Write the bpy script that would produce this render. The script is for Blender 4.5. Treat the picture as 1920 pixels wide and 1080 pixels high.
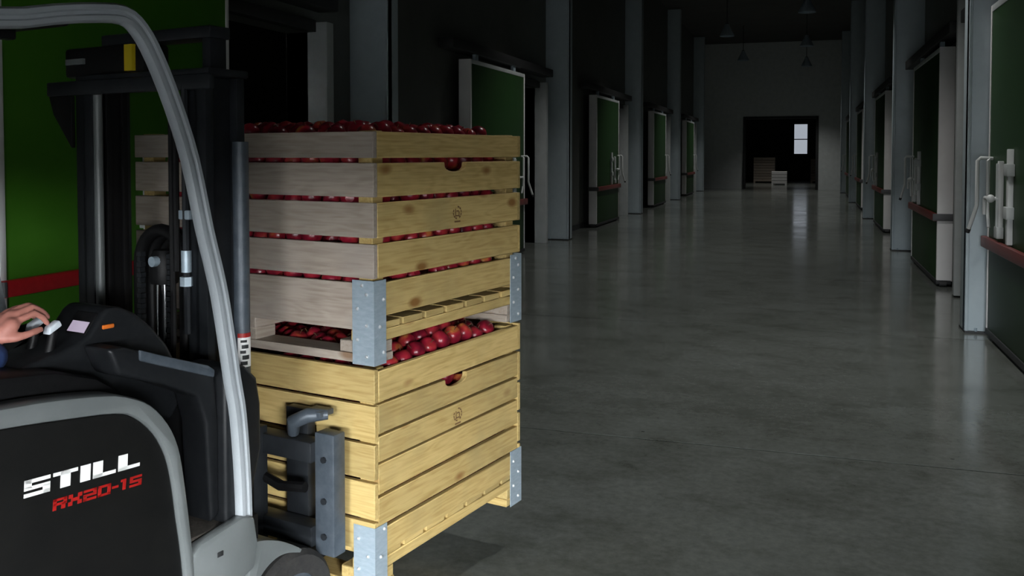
import bpy, bmesh, math, random
from mathutils import Vector, Matrix
random.seed(7)
R = math.radians
scene = bpy.context.scene
for o in list(bpy.data.objects): bpy.data.objects.remove(o)
C = scene.collection

# ------------------------------------------------------------ camera
cd = bpy.data.cameras.new('camera'); cam = bpy.data.objects.new('camera', cd); C.objects.link(cam)
cd.sensor_width = 36; cd.lens = 1707 / 1920 * 36; cd.shift_y = -0.0997; cd.clip_start = .05
cam.location = (0, 0, 1.68); cam.rotation_euler = (R(88), 0, R(17.86))
scene.camera = cam
# ------------------------------------------------------------ overcast daylight through two added unseen doorways, kept low to darken the upper half
SKY = 122.0
world = bpy.data.worlds.new('overcast_sky'); scene.world = world; world.use_nodes = True
bg = world.node_tree.nodes['Background']; bg.inputs[0].default_value = (.93, .97, 1.0, 1); bg.inputs[1].default_value = SKY
REAR_Y, REAR_TOP, SIDE_TOP = -7.0, 2.04, 1.82
SIDE0, SIDE1 = -3.7, -1.2
REAR0, REAR1 = -1.6, 1.5
def portal(name, loc, rot, sx, sy):
    l = bpy.data.lights.new(name, 'AREA'); l.shape = 'RECTANGLE'; l.size = sx; l.size_y = sy; l.cycles.is_portal = True
    o = bpy.data.objects.new(name, l); C.objects.link(o); o.location = loc; o.rotation_euler = rot
portal('daylight_portal_rear', ((REAR0+REAR1)/2, REAR_Y - .35, REAR_TOP/2), (R(90), 0, 0), REAR1-REAR0, REAR_TOP)
portal('daylight_portal_side', (2.45, (SIDE0+SIDE1)/2, SIDE_TOP/2), (R(90), 0, R(90)), SIDE1-SIDE0, SIDE_TOP)
vs = scene.view_settings
scene.display_settings.display_device = 'sRGB'
vs.view_transform = 'Standard'; vs.look = 'None'; vs.gamma = 1; vs.exposure = 0.0; vs.use_curve_mapping = False

# ------------------------------------------------------------ materials
def mat(name, col, rough=.5, metal=0, spec=.5, emit=None, es=0):
    m = bpy.data.materials.new(name); m.use_nodes = True
    b = m.node_tree.nodes['Principled BSDF']
    b.inputs['Base Color'].default_value = (*col, 1); b.inputs['Roughness'].default_value = rough
    b.inputs['Metallic'].default_value = metal; b.inputs['Specular IOR Level'].default_value = spec
    if emit: b.inputs['Emission Color'].default_value = (*emit, 1); b.inputs['Emission Strength'].default_value = es
    return m
def nd(m, t, **kw):
    n = m.node_tree.nodes.new(t)
    for k, v in kw.items(): setattr(n, k, v)
    return n
def lk(m, a, b): m.node_tree.links.new(a, b)
def ramp(m, fac, stops):
    r = nd(m, 'ShaderNodeValToRGB'); e = r.color_ramp.elements
    while len(e) < len(stops): e.new(.5)
    for k, (p, c) in enumerate(stops): e[k].position = p; e[k].color = (*c, 1)
    lk(m, fac, r.inputs[0]); return r.outputs[0]
def mottle(name, c1, c2, scale=8, rough=.5, metal=0, bump=0, spec=.5, stretch=(1, 1, 1), rvar=0):
    m = mat(name, c1, rough, metal, spec); b = m.node_tree.nodes['Principled BSDF']
    tc = nd(m, 'ShaderNodeTexCoord'); mp = nd(m, 'ShaderNodeMapping'); mp.inputs['Scale'].default_value = stretch
    lk(m, tc.outputs['Object'], mp.inputs[0])
    n = nd(m, 'ShaderNodeTexNoise'); n.inputs['Scale'].default_value = scale; n.inputs['Detail'].default_value = 6; n.inputs['Roughness'].default_value = .65
    lk(m, mp.outputs[0], n.inputs['Vector'])
    lk(m, ramp(m, n.outputs['Fac'], [(.32, c1), (.68, c2)]), b.inputs['Base Color'])
    if rvar:
        mr = nd(m, 'ShaderNodeMapRange'); mr.inputs[1].default_value = .3; mr.inputs[2].default_value = .7
        mr.inputs[3].default_value = rough - rvar; mr.inputs[4].default_value = rough + rvar
        lk(m, n.outputs['Fac'], mr.inputs[0]); lk(m, mr.outputs[0], b.inputs['Roughness'])
    if bump:
        bp = nd(m, 'ShaderNodeBump'); bp.inputs['Strength'].default_value = bump; bp.inputs['Distance'].default_value = .01
        lk(m, n.outputs['Fac'], bp.inputs['Height']); lk(m, bp.outputs[0], b.inputs['Normal'])
    return m
def wood(name, base, grain, knot, stain):
    m = mat(name, base, .62, 0, .3); b = m.node_tree.nodes['Principled BSDF']
    tc = nd(m, 'ShaderNodeTexCoord'); oi = nd(m, 'ShaderNodeObjectInfo')
    mul = nd(m, 'ShaderNodeVectorMath', operation='SCALE'); mul.inputs[0].default_value = (13.1, 7.7, 9.3); lk(m, oi.outputs['Random'], mul.inputs['Scale'])
    add = nd(m, 'ShaderNodeVectorMath', operation='ADD'); lk(m, tc.outputs['Object'], add.inputs[0]); lk(m, mul.outputs[0], add.inputs[1])
    # warp for cathedral grain
    mp = nd(m, 'ShaderNodeMapping'); mp.inputs['Scale'].default_value = (2.2, 12, 12); lk(m, add.outputs[0], mp.inputs[0])
    n1 = nd(m, 'ShaderNodeTexNoise'); n1.inputs['Scale'].default_value = 1.0; n1.inputs['Detail'].default_value = 2; lk(m, mp.outputs[0], n1.inputs['Vector'])
    w = nd(m, 'ShaderNodeMath', operation='MULTIPLY'); w.inputs[1].default_value = 55; lk(m, n1.outputs['Fac'], w.inputs[0])
    s = nd(m, 'ShaderNodeMath', operation='SINE'); lk(m, w.outputs[0], s.inputs[0])
    mp2 = nd(m, 'ShaderNodeMapping'); mp2.inputs['Scale'].default_value = (6, 120, 120); lk(m, add.outputs[0], mp2.inputs[0])
    n2 = nd(m, 'ShaderNodeTexNoise'); n2.inputs['Scale'].default_value = 1.0; n2.inputs['Detail'].default_value = 4; lk(m, mp2.outputs[0], n2.inputs['Vector'])
    g = nd(m, 'ShaderNodeMath', operation='MULTIPLY_ADD'); g.inputs[1].default_value = .085; lk(m, s.outputs[0], g.inputs[0]); lk(m, n2.outputs['Fac'], g.inputs[2])
    c = ramp(m, g.outputs[0], [(.2, grain), (.62, base)])
    # knots
    mk = nd(m, 'ShaderNodeMapping'); mk.inputs['Scale'].default_value = (3.2, 6, 6.5); lk(m, add.outputs[0], mk.inputs[0])
    v = nd(m, 'ShaderNodeTexVoronoi'); v.inputs['Scale'].default_value = 1.0; lk(m, mk.outputs[0], v.inputs['Vector'])
    kf = ramp(m, v.outputs['Distance'], [(.07, (1, 1, 1)), (.16, (0, 0, 0))])
    mx = nd(m, 'ShaderNodeMix', data_type='RGBA'); lk(m, kf, mx.inputs['Factor']); lk(m, c, mx.inputs['A']); mx.inputs['B'].default_value = (*knot, 1)
    # patches of weathering
    n3 = nd(m, 'ShaderNodeTexNoise'); n3.inputs['Scale'].default_value = 3.5; n3.inputs['Detail'].default_value = 4; lk(m, add.outputs[0], n3.inputs['Vector'])
    pf = ramp(m, n3.outputs['Fac'], [(.5, (0, 0, 0)), (.78, (.75, .75, .75))])
    m2 = nd(m, 'ShaderNodeMix', data_type='RGBA'); lk(m, pf, m2.inputs['Factor']); lk(m, mx.outputs['Result'], m2.inputs['A']); m2.inputs['B'].default_value = (*stain, 1)
    hv = nd(m, 'ShaderNodeHueSaturation'); lk(m, m2.outputs['Result'], hv.inputs['Color'])
    mr = nd(m, 'ShaderNodeMapRange'); mr.inputs[3].default_value = .84; mr.inputs[4].default_value = 1.1; lk(m, oi.outputs['Random'], mr.inputs[0]); lk(m, mr.outputs[0], hv.inputs['Value'])
    lk(m, hv.outputs[0], b.inputs['Base Color'])
    bp = nd(m, 'ShaderNodeBump'); bp.inputs['Strength'].default_value = .25; bp.inputs['Distance'].default_value = .004
    lk(m, g.outputs[0], bp.inputs['Height']); lk(m, bp.outputs[0], b.inputs['Normal'])
    return m
M = {}
M['wood'] = wood('fresh_pine', (.60, .445, .180), (.43, .29, .095), (.27, .13, .035), (.37, .29, .125))
M['wood_grey'] = wood('weathered_pine', (.44, .375, .315), (.33, .27, .215), (.25, .16, .10), (.37, .33, .30))
M['galv'] = mottle('galvanised_steel', (.33, .42, .49), (.46, .55, .61), 25, .42, .3, .05)
M['rivet'] = mat('bright_rivet', (.85, .87, .88), .3, .6)
M['black'] = mottle('black_plastic', (.0045, .0045, .005), (.007, .007, .0075), 60, .5, 0, .08, .22)
M['panel_black'] = mottle('black_panel_paint', (.0048, .0048, .0048), (.0075, .0075, .007), 12, .5, 0, 0, .25)
M['mast'] = mottle('dark_mast_steel', (.014, .016, .019), (.024, .027, .031), 12, .42, .2, .04, .35)
M['mast_worn'] = mottle('worn_grey_steel', (.050, .064, .080), (.085, .102, .122), 22, .45, .2, .08)
M['silver'] = mottle('silver_grey_paint', (.135, .150, .150), (.16, .175, .175), 6, .4, .1, 0)
M['silver_light'] = mottle('light_silver_paint', (.36, .395, .42), (.41, .445, .47), 6, .35, .15, 0)
M['chrome'] = mat('chrome', (.8, .82, .85), .12, 1)
M['rubber'] = mottle('tyre_rubber', (.012, .012, .012), (.03, .028, .026), 30, .85, 0, .3)
M['mat'] = mottle('floor_mat', (.03, .026, .022), (.06, .05, .04), 80, .8, 0, .3)
M['console'] = mottle('dark_grey_plastic', (.008, .009, .0105), (.012, .013, .0145), 50, .4, 0, .05, .3)
M['screen'] = mat('display_screen', (.12, .11, .13), .25, 0, .5, (.50, .42, .56), .75)
M['orange'] = mat('orange_indicator', (.7, .16, .02), .4)
M['knob'] = mat('pale_knob', (.62, .68, .74), .3)
M['white_decal'] = mat('white_decal', (.82, .82, .80), .45)
M['red_decal'] = mat('red_decal', (.32, .008, .006), .45)
M['yellow'] = mat('yellow_label', (.6, .45, .01), .5)
M['green_label'] = mat('green_label', (.10, .45, .05), .5)
M['stamp'] = mat('brown_stamp', (.16, .085, .03), .8)
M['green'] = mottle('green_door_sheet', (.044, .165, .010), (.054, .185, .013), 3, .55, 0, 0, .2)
M['dark_green'] = mottle('dark_green_door_sheet', (.010, .040, .008), (.013, .048, .010), 3, .5, 0, 0, .3)  # shaded copy of the door green, shade put into the colour
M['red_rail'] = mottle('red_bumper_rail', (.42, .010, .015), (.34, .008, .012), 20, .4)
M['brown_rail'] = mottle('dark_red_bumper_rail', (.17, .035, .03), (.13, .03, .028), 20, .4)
M['grey_rail'] = mat('grey_bumper_end', (.10, .10, .105), .5)
M['white_door'] = mottle('white_door_edge', (.86, .84, .84), (.80, .79, .785), 4, .35)
M['column'] = mottle('pale_blue_grey_column', (.44, .52, .565), (.50, .58, .62), 5, .4, .1)
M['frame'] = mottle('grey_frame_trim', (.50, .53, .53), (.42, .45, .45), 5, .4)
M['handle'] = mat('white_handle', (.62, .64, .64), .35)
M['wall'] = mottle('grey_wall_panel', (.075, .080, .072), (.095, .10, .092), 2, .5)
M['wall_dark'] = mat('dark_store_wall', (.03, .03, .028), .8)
M['ceiling'] = mottle('dark_ceiling', (.05, .05, .048), (.065, .065, .06), 1, .8)
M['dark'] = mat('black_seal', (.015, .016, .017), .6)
M['glow'] = mat('daylit_pane', (.5, .5, .5), .3, 0, .5, (.80, .88, 1.0), .42)
M['lampglass'] = mat('lamp_glass', (.7, .7, .7), .3, 0, .5, (.9, .95, 1), .12)
M['asphalt'] = mottle('asphalt_yard', (.016, .016, .016), (.024, .024, .024), 3, .95, 0, 0, .1)
M['apron'] = mat('matte_rubber_flooring', (.022, .022, .022), .95, 0, .1)
M['skin'] = mottle('skin', (.47, .185, .145), (.54, .23, .18), 30, .5)
M['nail'] = mat('nail', (.66, .36, .31), .35)
M['navy'] = mottle('blue_jacket_cloth', (.008, .020, .070), (.018, .048, .16), 14, .8, 0, .3)
M['trouser'] = mottle('dark_trousers_cloth', (.015, .016, .02), (.025, .026, .03), 30, .85, 0, .2)
M['hair'] = mottle('dark_hair', (.02, .013, .008), (.035, .022, .013), 60, .6, 0, .4)
M['eye'] = mat('eye_white', (.7, .7, .68), .3)
M['shoe'] = mat('black_shoe', (.012, .012, .012), .5)
M['stem'] = mat('apple_stem', (.10, .05, .02), .8)
def floor_mat():
    m = mat('sealed_concrete', (.1, .1, .1), .25, 0, .5); b = m.node_tree.nodes['Principled BSDF']; b.inputs['IOR'].default_value = 1.62
    tc = nd(m, 'ShaderNodeTexCoord')
    n1 = nd(m, 'ShaderNodeTexNoise'); n1.inputs['Scale'].default_value = .9; n1.inputs['Detail'].default_value = 8; n1.inputs['Roughness'].default_value = .7; lk(m, tc.outputs['Object'], n1.inputs['Vector'])
    n2 = nd(m, 'ShaderNodeTexNoise'); n2.inputs['Scale'].default_value = 22; n2.inputs['Detail'].default_value = 6; n2.inputs['Roughness'].default_value = .7; lk(m, tc.outputs['Object'], n2.inputs['Vector'])
    c1 = ramp(m, n1.outputs['Fac'], [(.28, (.098, .108, .097)), (.48, (.132, .143, .132)), (.74, (.165, .180, .171))])
    c2 = ramp(m, n2.outputs['Fac'], [(.25, (.70, .70, .70)), (.7, (1.08, 1.08, 1.08))])
    mx = nd(m, 'ShaderNodeMix', data_type='RGBA', blend_type='MULTIPLY'); mx.inputs['Factor'].default_value = 1; lk(m, c1, mx.inputs['A']); lk(m, c2, mx.inputs['B'])
    # long scuffs dragged across the floor
    mps = nd(m, 'ShaderNodeMapping'); mps.inputs['Scale'].default_value = (1.6, 2.2, 1); mps.inputs['Rotation'].default_value = (0, 0, R(12)); lk(m, tc.outputs['Object'], mps.inputs[0])
    ns = nd(m, 'ShaderNodeTexNoise'); ns.inputs['Scale'].default_value = 1.3; ns.inputs['Detail'].default_value = 9; ns.inputs['Roughness'].default_value = .72; lk(m, mps.outputs[0], ns.inputs['Vector'])
    cs = ramp(m, ns.outputs['Fac'], [(.34, (.72, .72, .69)), (.50, (1, 1, 1)), (.70, (1.08, 1.08, 1.08))])
    mxs = nd(m, 'ShaderNodeMix', data_type='RGBA', blend_type='MULTIPLY'); mxs.inputs['Factor'].default_value = 1; lk(m, mx.outputs['Result'], mxs.inputs['A']); lk(m, cs, mxs.inputs['B']); mx = mxs
    # dark worn specks
    v = nd(m, 'ShaderNodeTexVoronoi'); v.inputs['Scale'].default_value = 1.7; lk(m, tc.outputs['Object'], v.inputs['Vector'])
    sp = ramp(m, v.outputs['Distance'], [(.012, (.35, .35, .35)), (.022, (1, 1, 1))])
    m3 = nd(m, 'ShaderNodeMix', data_type='RGBA', blend_type='MULTIPLY'); m3.inputs['Factor'].default_value = 1; lk(m, mx.outputs['Result'], m3.inputs['A']); lk(m, sp, m3.inputs['B'])
    lk(m, m3.outputs['Result'], b.inputs['Base Color'])
    mr = nd(m, 'ShaderNodeMapRange'); mr.inputs[1].default_value = .3; mr.inputs[2].default_value = .7; mr.inputs[3].default_value = .20; mr.inputs[4].default_value = .085
    lk(m, n1.outputs['Fac'], mr.inputs[0]); lk(m, mr.outputs[0], b.inputs['Roughness'])
    bp = nd(m, 'ShaderNodeBump'); bp.inputs['Strength'].default_value = .10; bp.inputs['Distance'].default_value = .01
    n4 = nd(m, 'ShaderNodeTexNoise'); n4.inputs['Scale'].default_value = 2.6; n4.inputs['Detail'].default_value = 3; lk(m, tc.outputs['Object'], n4.inputs['Vector'])
    lk(m, n4.outputs['Fac'], bp.inputs['Height']); lk(m, bp.outputs[0], b.inputs['Normal'])
    return m
M['floor'] = floor_mat()
def apple_mat():
    m = mat('apple_skin', (.4, .02, .03), .28, 0, .5); b = m.node_tree.nodes['Principled BSDF']
    tc = nd(m, 'ShaderNodeTexCoord'); oi = nd(m, 'ShaderNodeObjectInfo')
    mul = nd(m, 'ShaderNodeVectorMath', operation='SCALE'); mul.inputs[0].default_value = (31, 17, 23); lk(m, oi.outputs['Random'], mul.inputs['Scale'])
    add = nd(m, 'ShaderNodeVectorMath', operation='ADD'); lk(m, tc.outputs['Object'], add.inputs[0]); lk(m, mul.outputs[0], add.inputs[1])
    n = nd(m, 'ShaderNodeTexNoise'); n.inputs['Scale'].default_value = 14; n.inputs['Detail'].default_value = 3; lk(m, add.outputs[0], n.inputs['Vector'])
    lk(m, ramp(m, n.outputs['Fac'], [(.32, (.085, .003, .012)), (.50, (.26, .010, .026)), (.62, (.36, .028, .03)), (.72, (.46, .16, .04)), (.82, (.52, .38, .10))]), b.inputs['Base Color'])
    return m
M['apple'] = apple_mat()

# ------------------------------------------------------------ mesh helpers
class MB:
    def __init__(s): s.v = []; s.f = []
    def add(s, vs, fs):
        o = len(s.v); s.v += [tuple(p) for p in vs]; s.f += [tuple(i + o for i in f) for f in fs]; return s
    def box(s, x0, x1, y0, y1, z0, z1):
        return s.add([(x0,y0,z0),(x1,y0,z0),(x1,y1,z0),(x0,y1,z0),(x0,y0,z1),(x1,y0,z1),(x1,y1,z1),(x0,y1,z1)],
                     [(0,3,2,1),(4,5,6,7),(0,1,5,4),(1,2,6,5),(2,3,7,6),(3,0,4,7)])
    def prism(s, poly, a, b, axis='y'):          # poly of (p,q): for y -> (x,z); for z -> (x,y); for x -> (y,z)
        n = len(poly)
        def P(p, q, t): return (p, t, q) if axis == 'y' else ((p, q, t) if axis == 'z' else (t, p, q))
        vs = [P(p, q, a) for p, q in poly] + [P(p, q, b) for p, q in poly]
        fs = [tuple(range(n)), tuple(range(2*n-1, n-1, -1))] + [(i, i+n, (i+1) % n + n, (i+1) % n) for i in range(n)]
        return s.add(vs, fs)
    def tube(s, path, r, n=10, closed=False):    # r scalar or list
        path = [Vector(p) for p in path]; k = len(path); vs = []; fs = []
        rs = r if isinstance(r, (list, tuple)) else [r]*k
        ref = None
        for i, p in enumerate(path):
            if closed: t = (path[(i+1) % k] - path[i-1])
            else: t = path[min(i+1, k-1)] - path[max(i-1, 0)]
            t.normalize()
            if ref is None: ref = Vector((0, 0, 1)) if abs(t.z) < .9 else Vector((1, 0, 0))
            a = t.cross(ref).normalized(); b = a.cross(t).normalized(); ref = b
            for j in range(n):
                q = 2*math.pi*j/n; vs.append(p + (a*math.cos(q) + b*math.sin(q))*rs[i])
        for i in range(k if closed else k-1):
            for j in range(n):
                i2 = (i+1) % k
                fs.append((i*n+j, i*n+(j+1) % n, i2*n+(j+1) % n, i2*n+j))
        if not closed: fs += [tuple(range(n-1, -1, -1)), tuple(range((k-1)*n, k*n))]
        return s.add(vs, fs)
    def cyl(s, p0, p1, r, n=16): return s.tube([p0, p1], r, n)
    def sphere(s, c, rx, ry=None, rz=None, n=14, m=8):
        ry = ry or rx; rz = rz or rx; vs = [(c[0], c[1], c[2]-rz)]; fs = []
        for i in range(1, m):
            a = math.pi*i/m
            for j in range(n):
                q = 2*math.pi*j/n; vs.append((c[0]+rx*math.sin(a)*math.cos(q), c[1]+ry*math.sin(a)*math.sin(q), c[2]-rz*math.cos(a)))
        vs.append((c[0], c[1], c[2]+rz)); L = len(vs)-1
        for j in range(n): fs.append((0, 1+(j+1) % n, 1+j)); fs.append((L, L-n+j, L-n+(j+1) % n))
        for i in range(m-2):
            for j in range(n): fs.append((1+i*n+j, 1+i*n+(j+1) % n, 1+(i+1)*n+(j+1) % n, 1+(i+1)*n+j))
        return s.add(vs, fs)
    def capsule(s, p0, p1, r0, r1, n=14):
        p0 = Vector(p0); p1 = Vector(p1); d = (p1-p0).normalized(); path = []; rs = []
        for k in range(5): a = math.pi/2*(1-k/4); path.append(p0 - d*r0*math.sin(a)); rs.append(max(r0*math.cos(a), .0008))
        for k in range(5): a = math.pi/2*k/4; path.append(p1 + d*r1*math.sin(a)); rs.append(max(r1*math.cos(a), .0008))
        return s.tube(path, rs, n)
    def sweep(s, path, prof, side):              # prof: list of (a,b): a along in-plane normal, b along side vector; open ends capped
        path = [Vector(p) for p in path]; side = Vector(side); k = len(path); n = len(prof); vs = []; fs = []
        for i, p in enumerate(path):
            t = (path[min(i+1, k-1)] - path[max(i-1, 0)]).normalized(); nn = side.cross(t).normalized()
            for a, b in prof: vs.append(p + nn*a + side*b)
        for i in range(k-1):
            for j in range(n): fs.append((i*n+j, i*n+(j+1) % n, (i+1)*n+(j+1) % n, (i+1)*n+j))
        fs += [tuple(range(n-1, -1, -1)), tuple(range((k-1)*n, k*n))]
        return s.add(vs, fs)
    def mesh(s, name, m, smooth=False, bevel=0, seg=2):
        me = bpy.data.meshes.new(name); me.from_pydata(s.v, [], s.f); me.update()
        bm = bmesh.new(); bm.from_mesh(me); bmesh.ops.recalc_face_normals(bm, faces=bm.faces)
        if bevel:
            ed = [e for e in bm.edges if len(e.link_faces) == 2 and e.calc_face_angle(0) > R(35)]
            bmesh.ops.bevel(bm, geom=ed, offset=bevel, segments=seg, affect='EDGES', profile=.5, clamp_overlap=True)
        bm.to_mesh(me); bm.free()
        if smooth or bevel:
            for p in me.polygons: p.use_smooth = True
            try: me.set_sharp_from_angle(angle=R(38))
            except Exception: pass
        me.materials.append(m if not isinstance(m, str) else M[m]); return me
    def build(s, name, m, parent=None, smooth=False, bevel=0, seg=2):
        return link(name, s.mesh(name, m, smooth, bevel, seg), parent)
def spline(pts, n=4):
    out = []
    for i in range(len(pts)-1):
        p0, p1, p2, p3 = pts[max(i-1, 0)], pts[i], pts[i+1], pts[min(i+2, len(pts)-1)]
        for k in range(n):
            t = k/n; out.append(tuple(.5*(2*b + (c-a)*t + (2*a-5*b+4*c-d)*t*t + (3*b-a-3*c+d)*t**3) for a, b, c, d in zip(p0, p1, p2, p3)))
    return out + [tuple(pts[-1])]
def link(name, me, parent=None, loc=None, rot=None):
    o = bpy.data.objects.new(name, me); C.objects.link(o); o.parent = parent
    if loc is not None: o.location = loc
    if rot is not None: o.rotation_euler = rot
    return o
def tag(o, label=None, cat=None, group=None, kind=None):
    for k, v in (('label', label), ('category', cat), ('group', group), ('kind', kind)):
        if v: o[k] = v
    return o
def thing(name, label, cat, loc=(0,0,0), rz=0, group=None):
    o = link(name, None); o.location = loc; o.rotation_euler = (0, 0, rz); return tag(o, label, cat, group)
def struct(name, mb, m, label=None, parent=None, **kw):
    o = mb.build(name, m, parent, **kw)
    if parent is None: tag(o, label, None, None, 'structure')
    return o
def arc(cx, cz, r, a0, a1, n): return [(cx + r*math.cos(R(a0+(a1-a0)*i/n)), cz + r*math.sin(R(a0+(a1-a0)*i/n))) for i in range(n+1)]

# ------------------------------------------------------------ corridor shell
XL, XR, YE, HC = -4.85, 1.92, 45.2, 7.0     # left wall, right wall, end wall, ceiling
T = .25
struct('floor_apron', MB().box(XL-5, XR+T, REAR_Y-.3, 2.2, -.2, 0), 'apron', 'matte dark rubber flooring inside the loading doorways')  # added matte strip, keeps the floor from mirroring sky upwards
fl = struct('floor', MB().box(XL-5, XR+T, 2.2, 62, -.2, -.008), 'dark', 'glossy grey sealed concrete floor of the corridor, cast in slabs')
y = 5.3 - 3.77
while y < 61:
    y2 = y + 3.77; MB().box(XL-5, XR+T, max(y, 2.2)+.007, min(y2, 62)-.007, -.1, 0).build('floor_slab', 'floor', fl); y = y2
struct('ground', MB().box(-500, 500, -500, REAR_Y-.3, -.2, -.005).box(XR+T, 500, REAR_Y-.3, 500, -.2, -.005), 'asphalt', 'dark asphalt yard outside the loading doorways')  # unseen yard, kept dark to limit bounced light
struct('ceiling', MB().box(XL-5, XR+T, REAR_Y-.3, 62, HC, HC+.2), 'ceiling', 'dark ceiling high above the corridor')
struct('wall_yard', MB().box(-60, 38.3, -35.3, -35, 0, 3.0).box(38, 38.3, -35, 80, 0, 3.0), 'wall_dark', 'dark boundary wall across the yard outside the loading doorways')  # added wall, hides the low sky from the doorways
BAY = 8.2
door_y = [3.95 + BAY*k for k in range(5)]           # near end of each sliding door on the left wall
# left wall with doorway openings
wl = MB(); y = REAR_Y; OH = 2.92
for dy in door_y:
    a, b = dy + 1.2, dy + 4.3
    wl.box(XL-T, XL, y, a, 0, HC).box(XL-T, XL, a, b, OH, HC); y = b
wl.box(XL-T, XL, y, YE, 0, HC)
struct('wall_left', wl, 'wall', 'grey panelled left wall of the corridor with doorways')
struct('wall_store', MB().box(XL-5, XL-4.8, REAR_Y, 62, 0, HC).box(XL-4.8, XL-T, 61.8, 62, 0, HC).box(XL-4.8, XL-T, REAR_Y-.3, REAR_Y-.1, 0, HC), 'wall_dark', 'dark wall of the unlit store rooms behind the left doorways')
wr = MB().box(XR, XR+T, REAR_Y, SIDE0, 0, HC).box(XR, XR+T, SIDE0, SIDE1, SIDE_TOP, HC).box(XR, XR+T, SIDE1, YE+16.8, 0, HC)  # side opening added to let daylight in, low top limits its reach
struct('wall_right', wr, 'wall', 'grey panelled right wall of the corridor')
struct('wall_rear', MB().box(XL-T, REAR0, REAR_Y-.3, REAR_Y, 0, HC).box(REAR1, XR+T, REAR_Y-.3, REAR_Y, 0, HC).box(REAR0, REAR1, REAR_Y-.3, REAR_Y, REAR_TOP, HC), 'wall', 'rear wall with the loading doorway behind the camera')  # low doorway added, its lintel shapes the daylight
# end wall with doorway
ex0, ex1, eh = -2.75, .45, 3.35
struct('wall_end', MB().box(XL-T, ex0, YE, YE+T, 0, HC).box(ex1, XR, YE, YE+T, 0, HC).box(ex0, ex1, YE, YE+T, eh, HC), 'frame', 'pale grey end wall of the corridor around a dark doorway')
tr = MB().box(ex0-.12, ex0, YE-.06, YE+T+.05, 0, eh+.12).box(ex1, ex1+.12, YE-.06, YE+T+.05, 0, eh+.12).box(ex0, ex1, YE-.06, YE+T+.05, eh, eh+.12)
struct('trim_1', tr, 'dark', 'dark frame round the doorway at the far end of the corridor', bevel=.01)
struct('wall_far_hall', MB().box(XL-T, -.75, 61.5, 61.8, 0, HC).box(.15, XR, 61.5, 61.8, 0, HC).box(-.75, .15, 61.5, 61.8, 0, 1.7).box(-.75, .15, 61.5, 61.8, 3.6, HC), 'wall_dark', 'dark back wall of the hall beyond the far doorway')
w1 = struct('window_1', MB().box(-.75, .15, 61.6, 61.65, 1.7, 3.6), 'glow', 'bright daylit window in the hall beyond the far doorway')
MB().box(-.8, -.7, 61.4, 61.5, 1.6, 3.7).box(.1, .2, 61.4, 61.5, 1.6, 3.7).box(-.8, .2, 61.4, 61.5, 1.6, 1.7).box(-.8, .2, 61.4, 61.5, 3.6, 3.7).build('window_frame', 'dark', w1)
MB().box(-.7, .1, 61.42, 61.48, 2.6, 2.66).build('glazing_bar', 'dark', w1)

# ------------------------------------------------------------ steel columns
def column(y, side, label):
    t = thing('steel_column', label, 'column', (0, 0, 0), 0, 'steel columns along the corridor')
    xw, xi = (XL, -4.38) if side < 0 else (XR, 1.44)
    a, b = min(xw, xi), max(xw, xi); w = .34; d = -side
    xo = xw - side*0
    # I-section: web + two flanges standing across the corridor
    t.location = ((a+b)/2, y, 0)
    hx = (b-a)/2
    MB().box(-hx, hx, 0, .10, .02, HC-.05).build('web', 'column', t, bevel=.004)
    MB().box(-hx if side > 0 else hx-.03, -hx+.03 if side > 0 else hx, -.02, w-.08, .02, HC-.05).build('flange', 'column', t, bevel=.004)
    MB().box(-hx, hx, -.03, w-.02, 0, .02).build('base_plate', 'dark', t)
    for k in (-1, 1): MB().cyl((hx*.6*k, -.012, .02), (hx*.6*k, -.012, .05), .014, 6).build('anchor_bolt', 'galv', t)
    return t
ordn = ['nearest', 'second nearest', 'third nearest', 'fourth nearest', 'farthest']
for k, yy in enumerate([9.15, 17.2, 25.4, 33.6, 41.8]):
    column(yy, -1, 'blue-grey steel column on the left wall, %s to the wooden crates' % ordn[k])
for k, yy in enumerate([9.42, 17.05, 25.3, 33.5, 41.7]):
    column(yy, 1, 'blue-grey steel column on the right wall, %s to the camera' % ordn[k])

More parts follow.
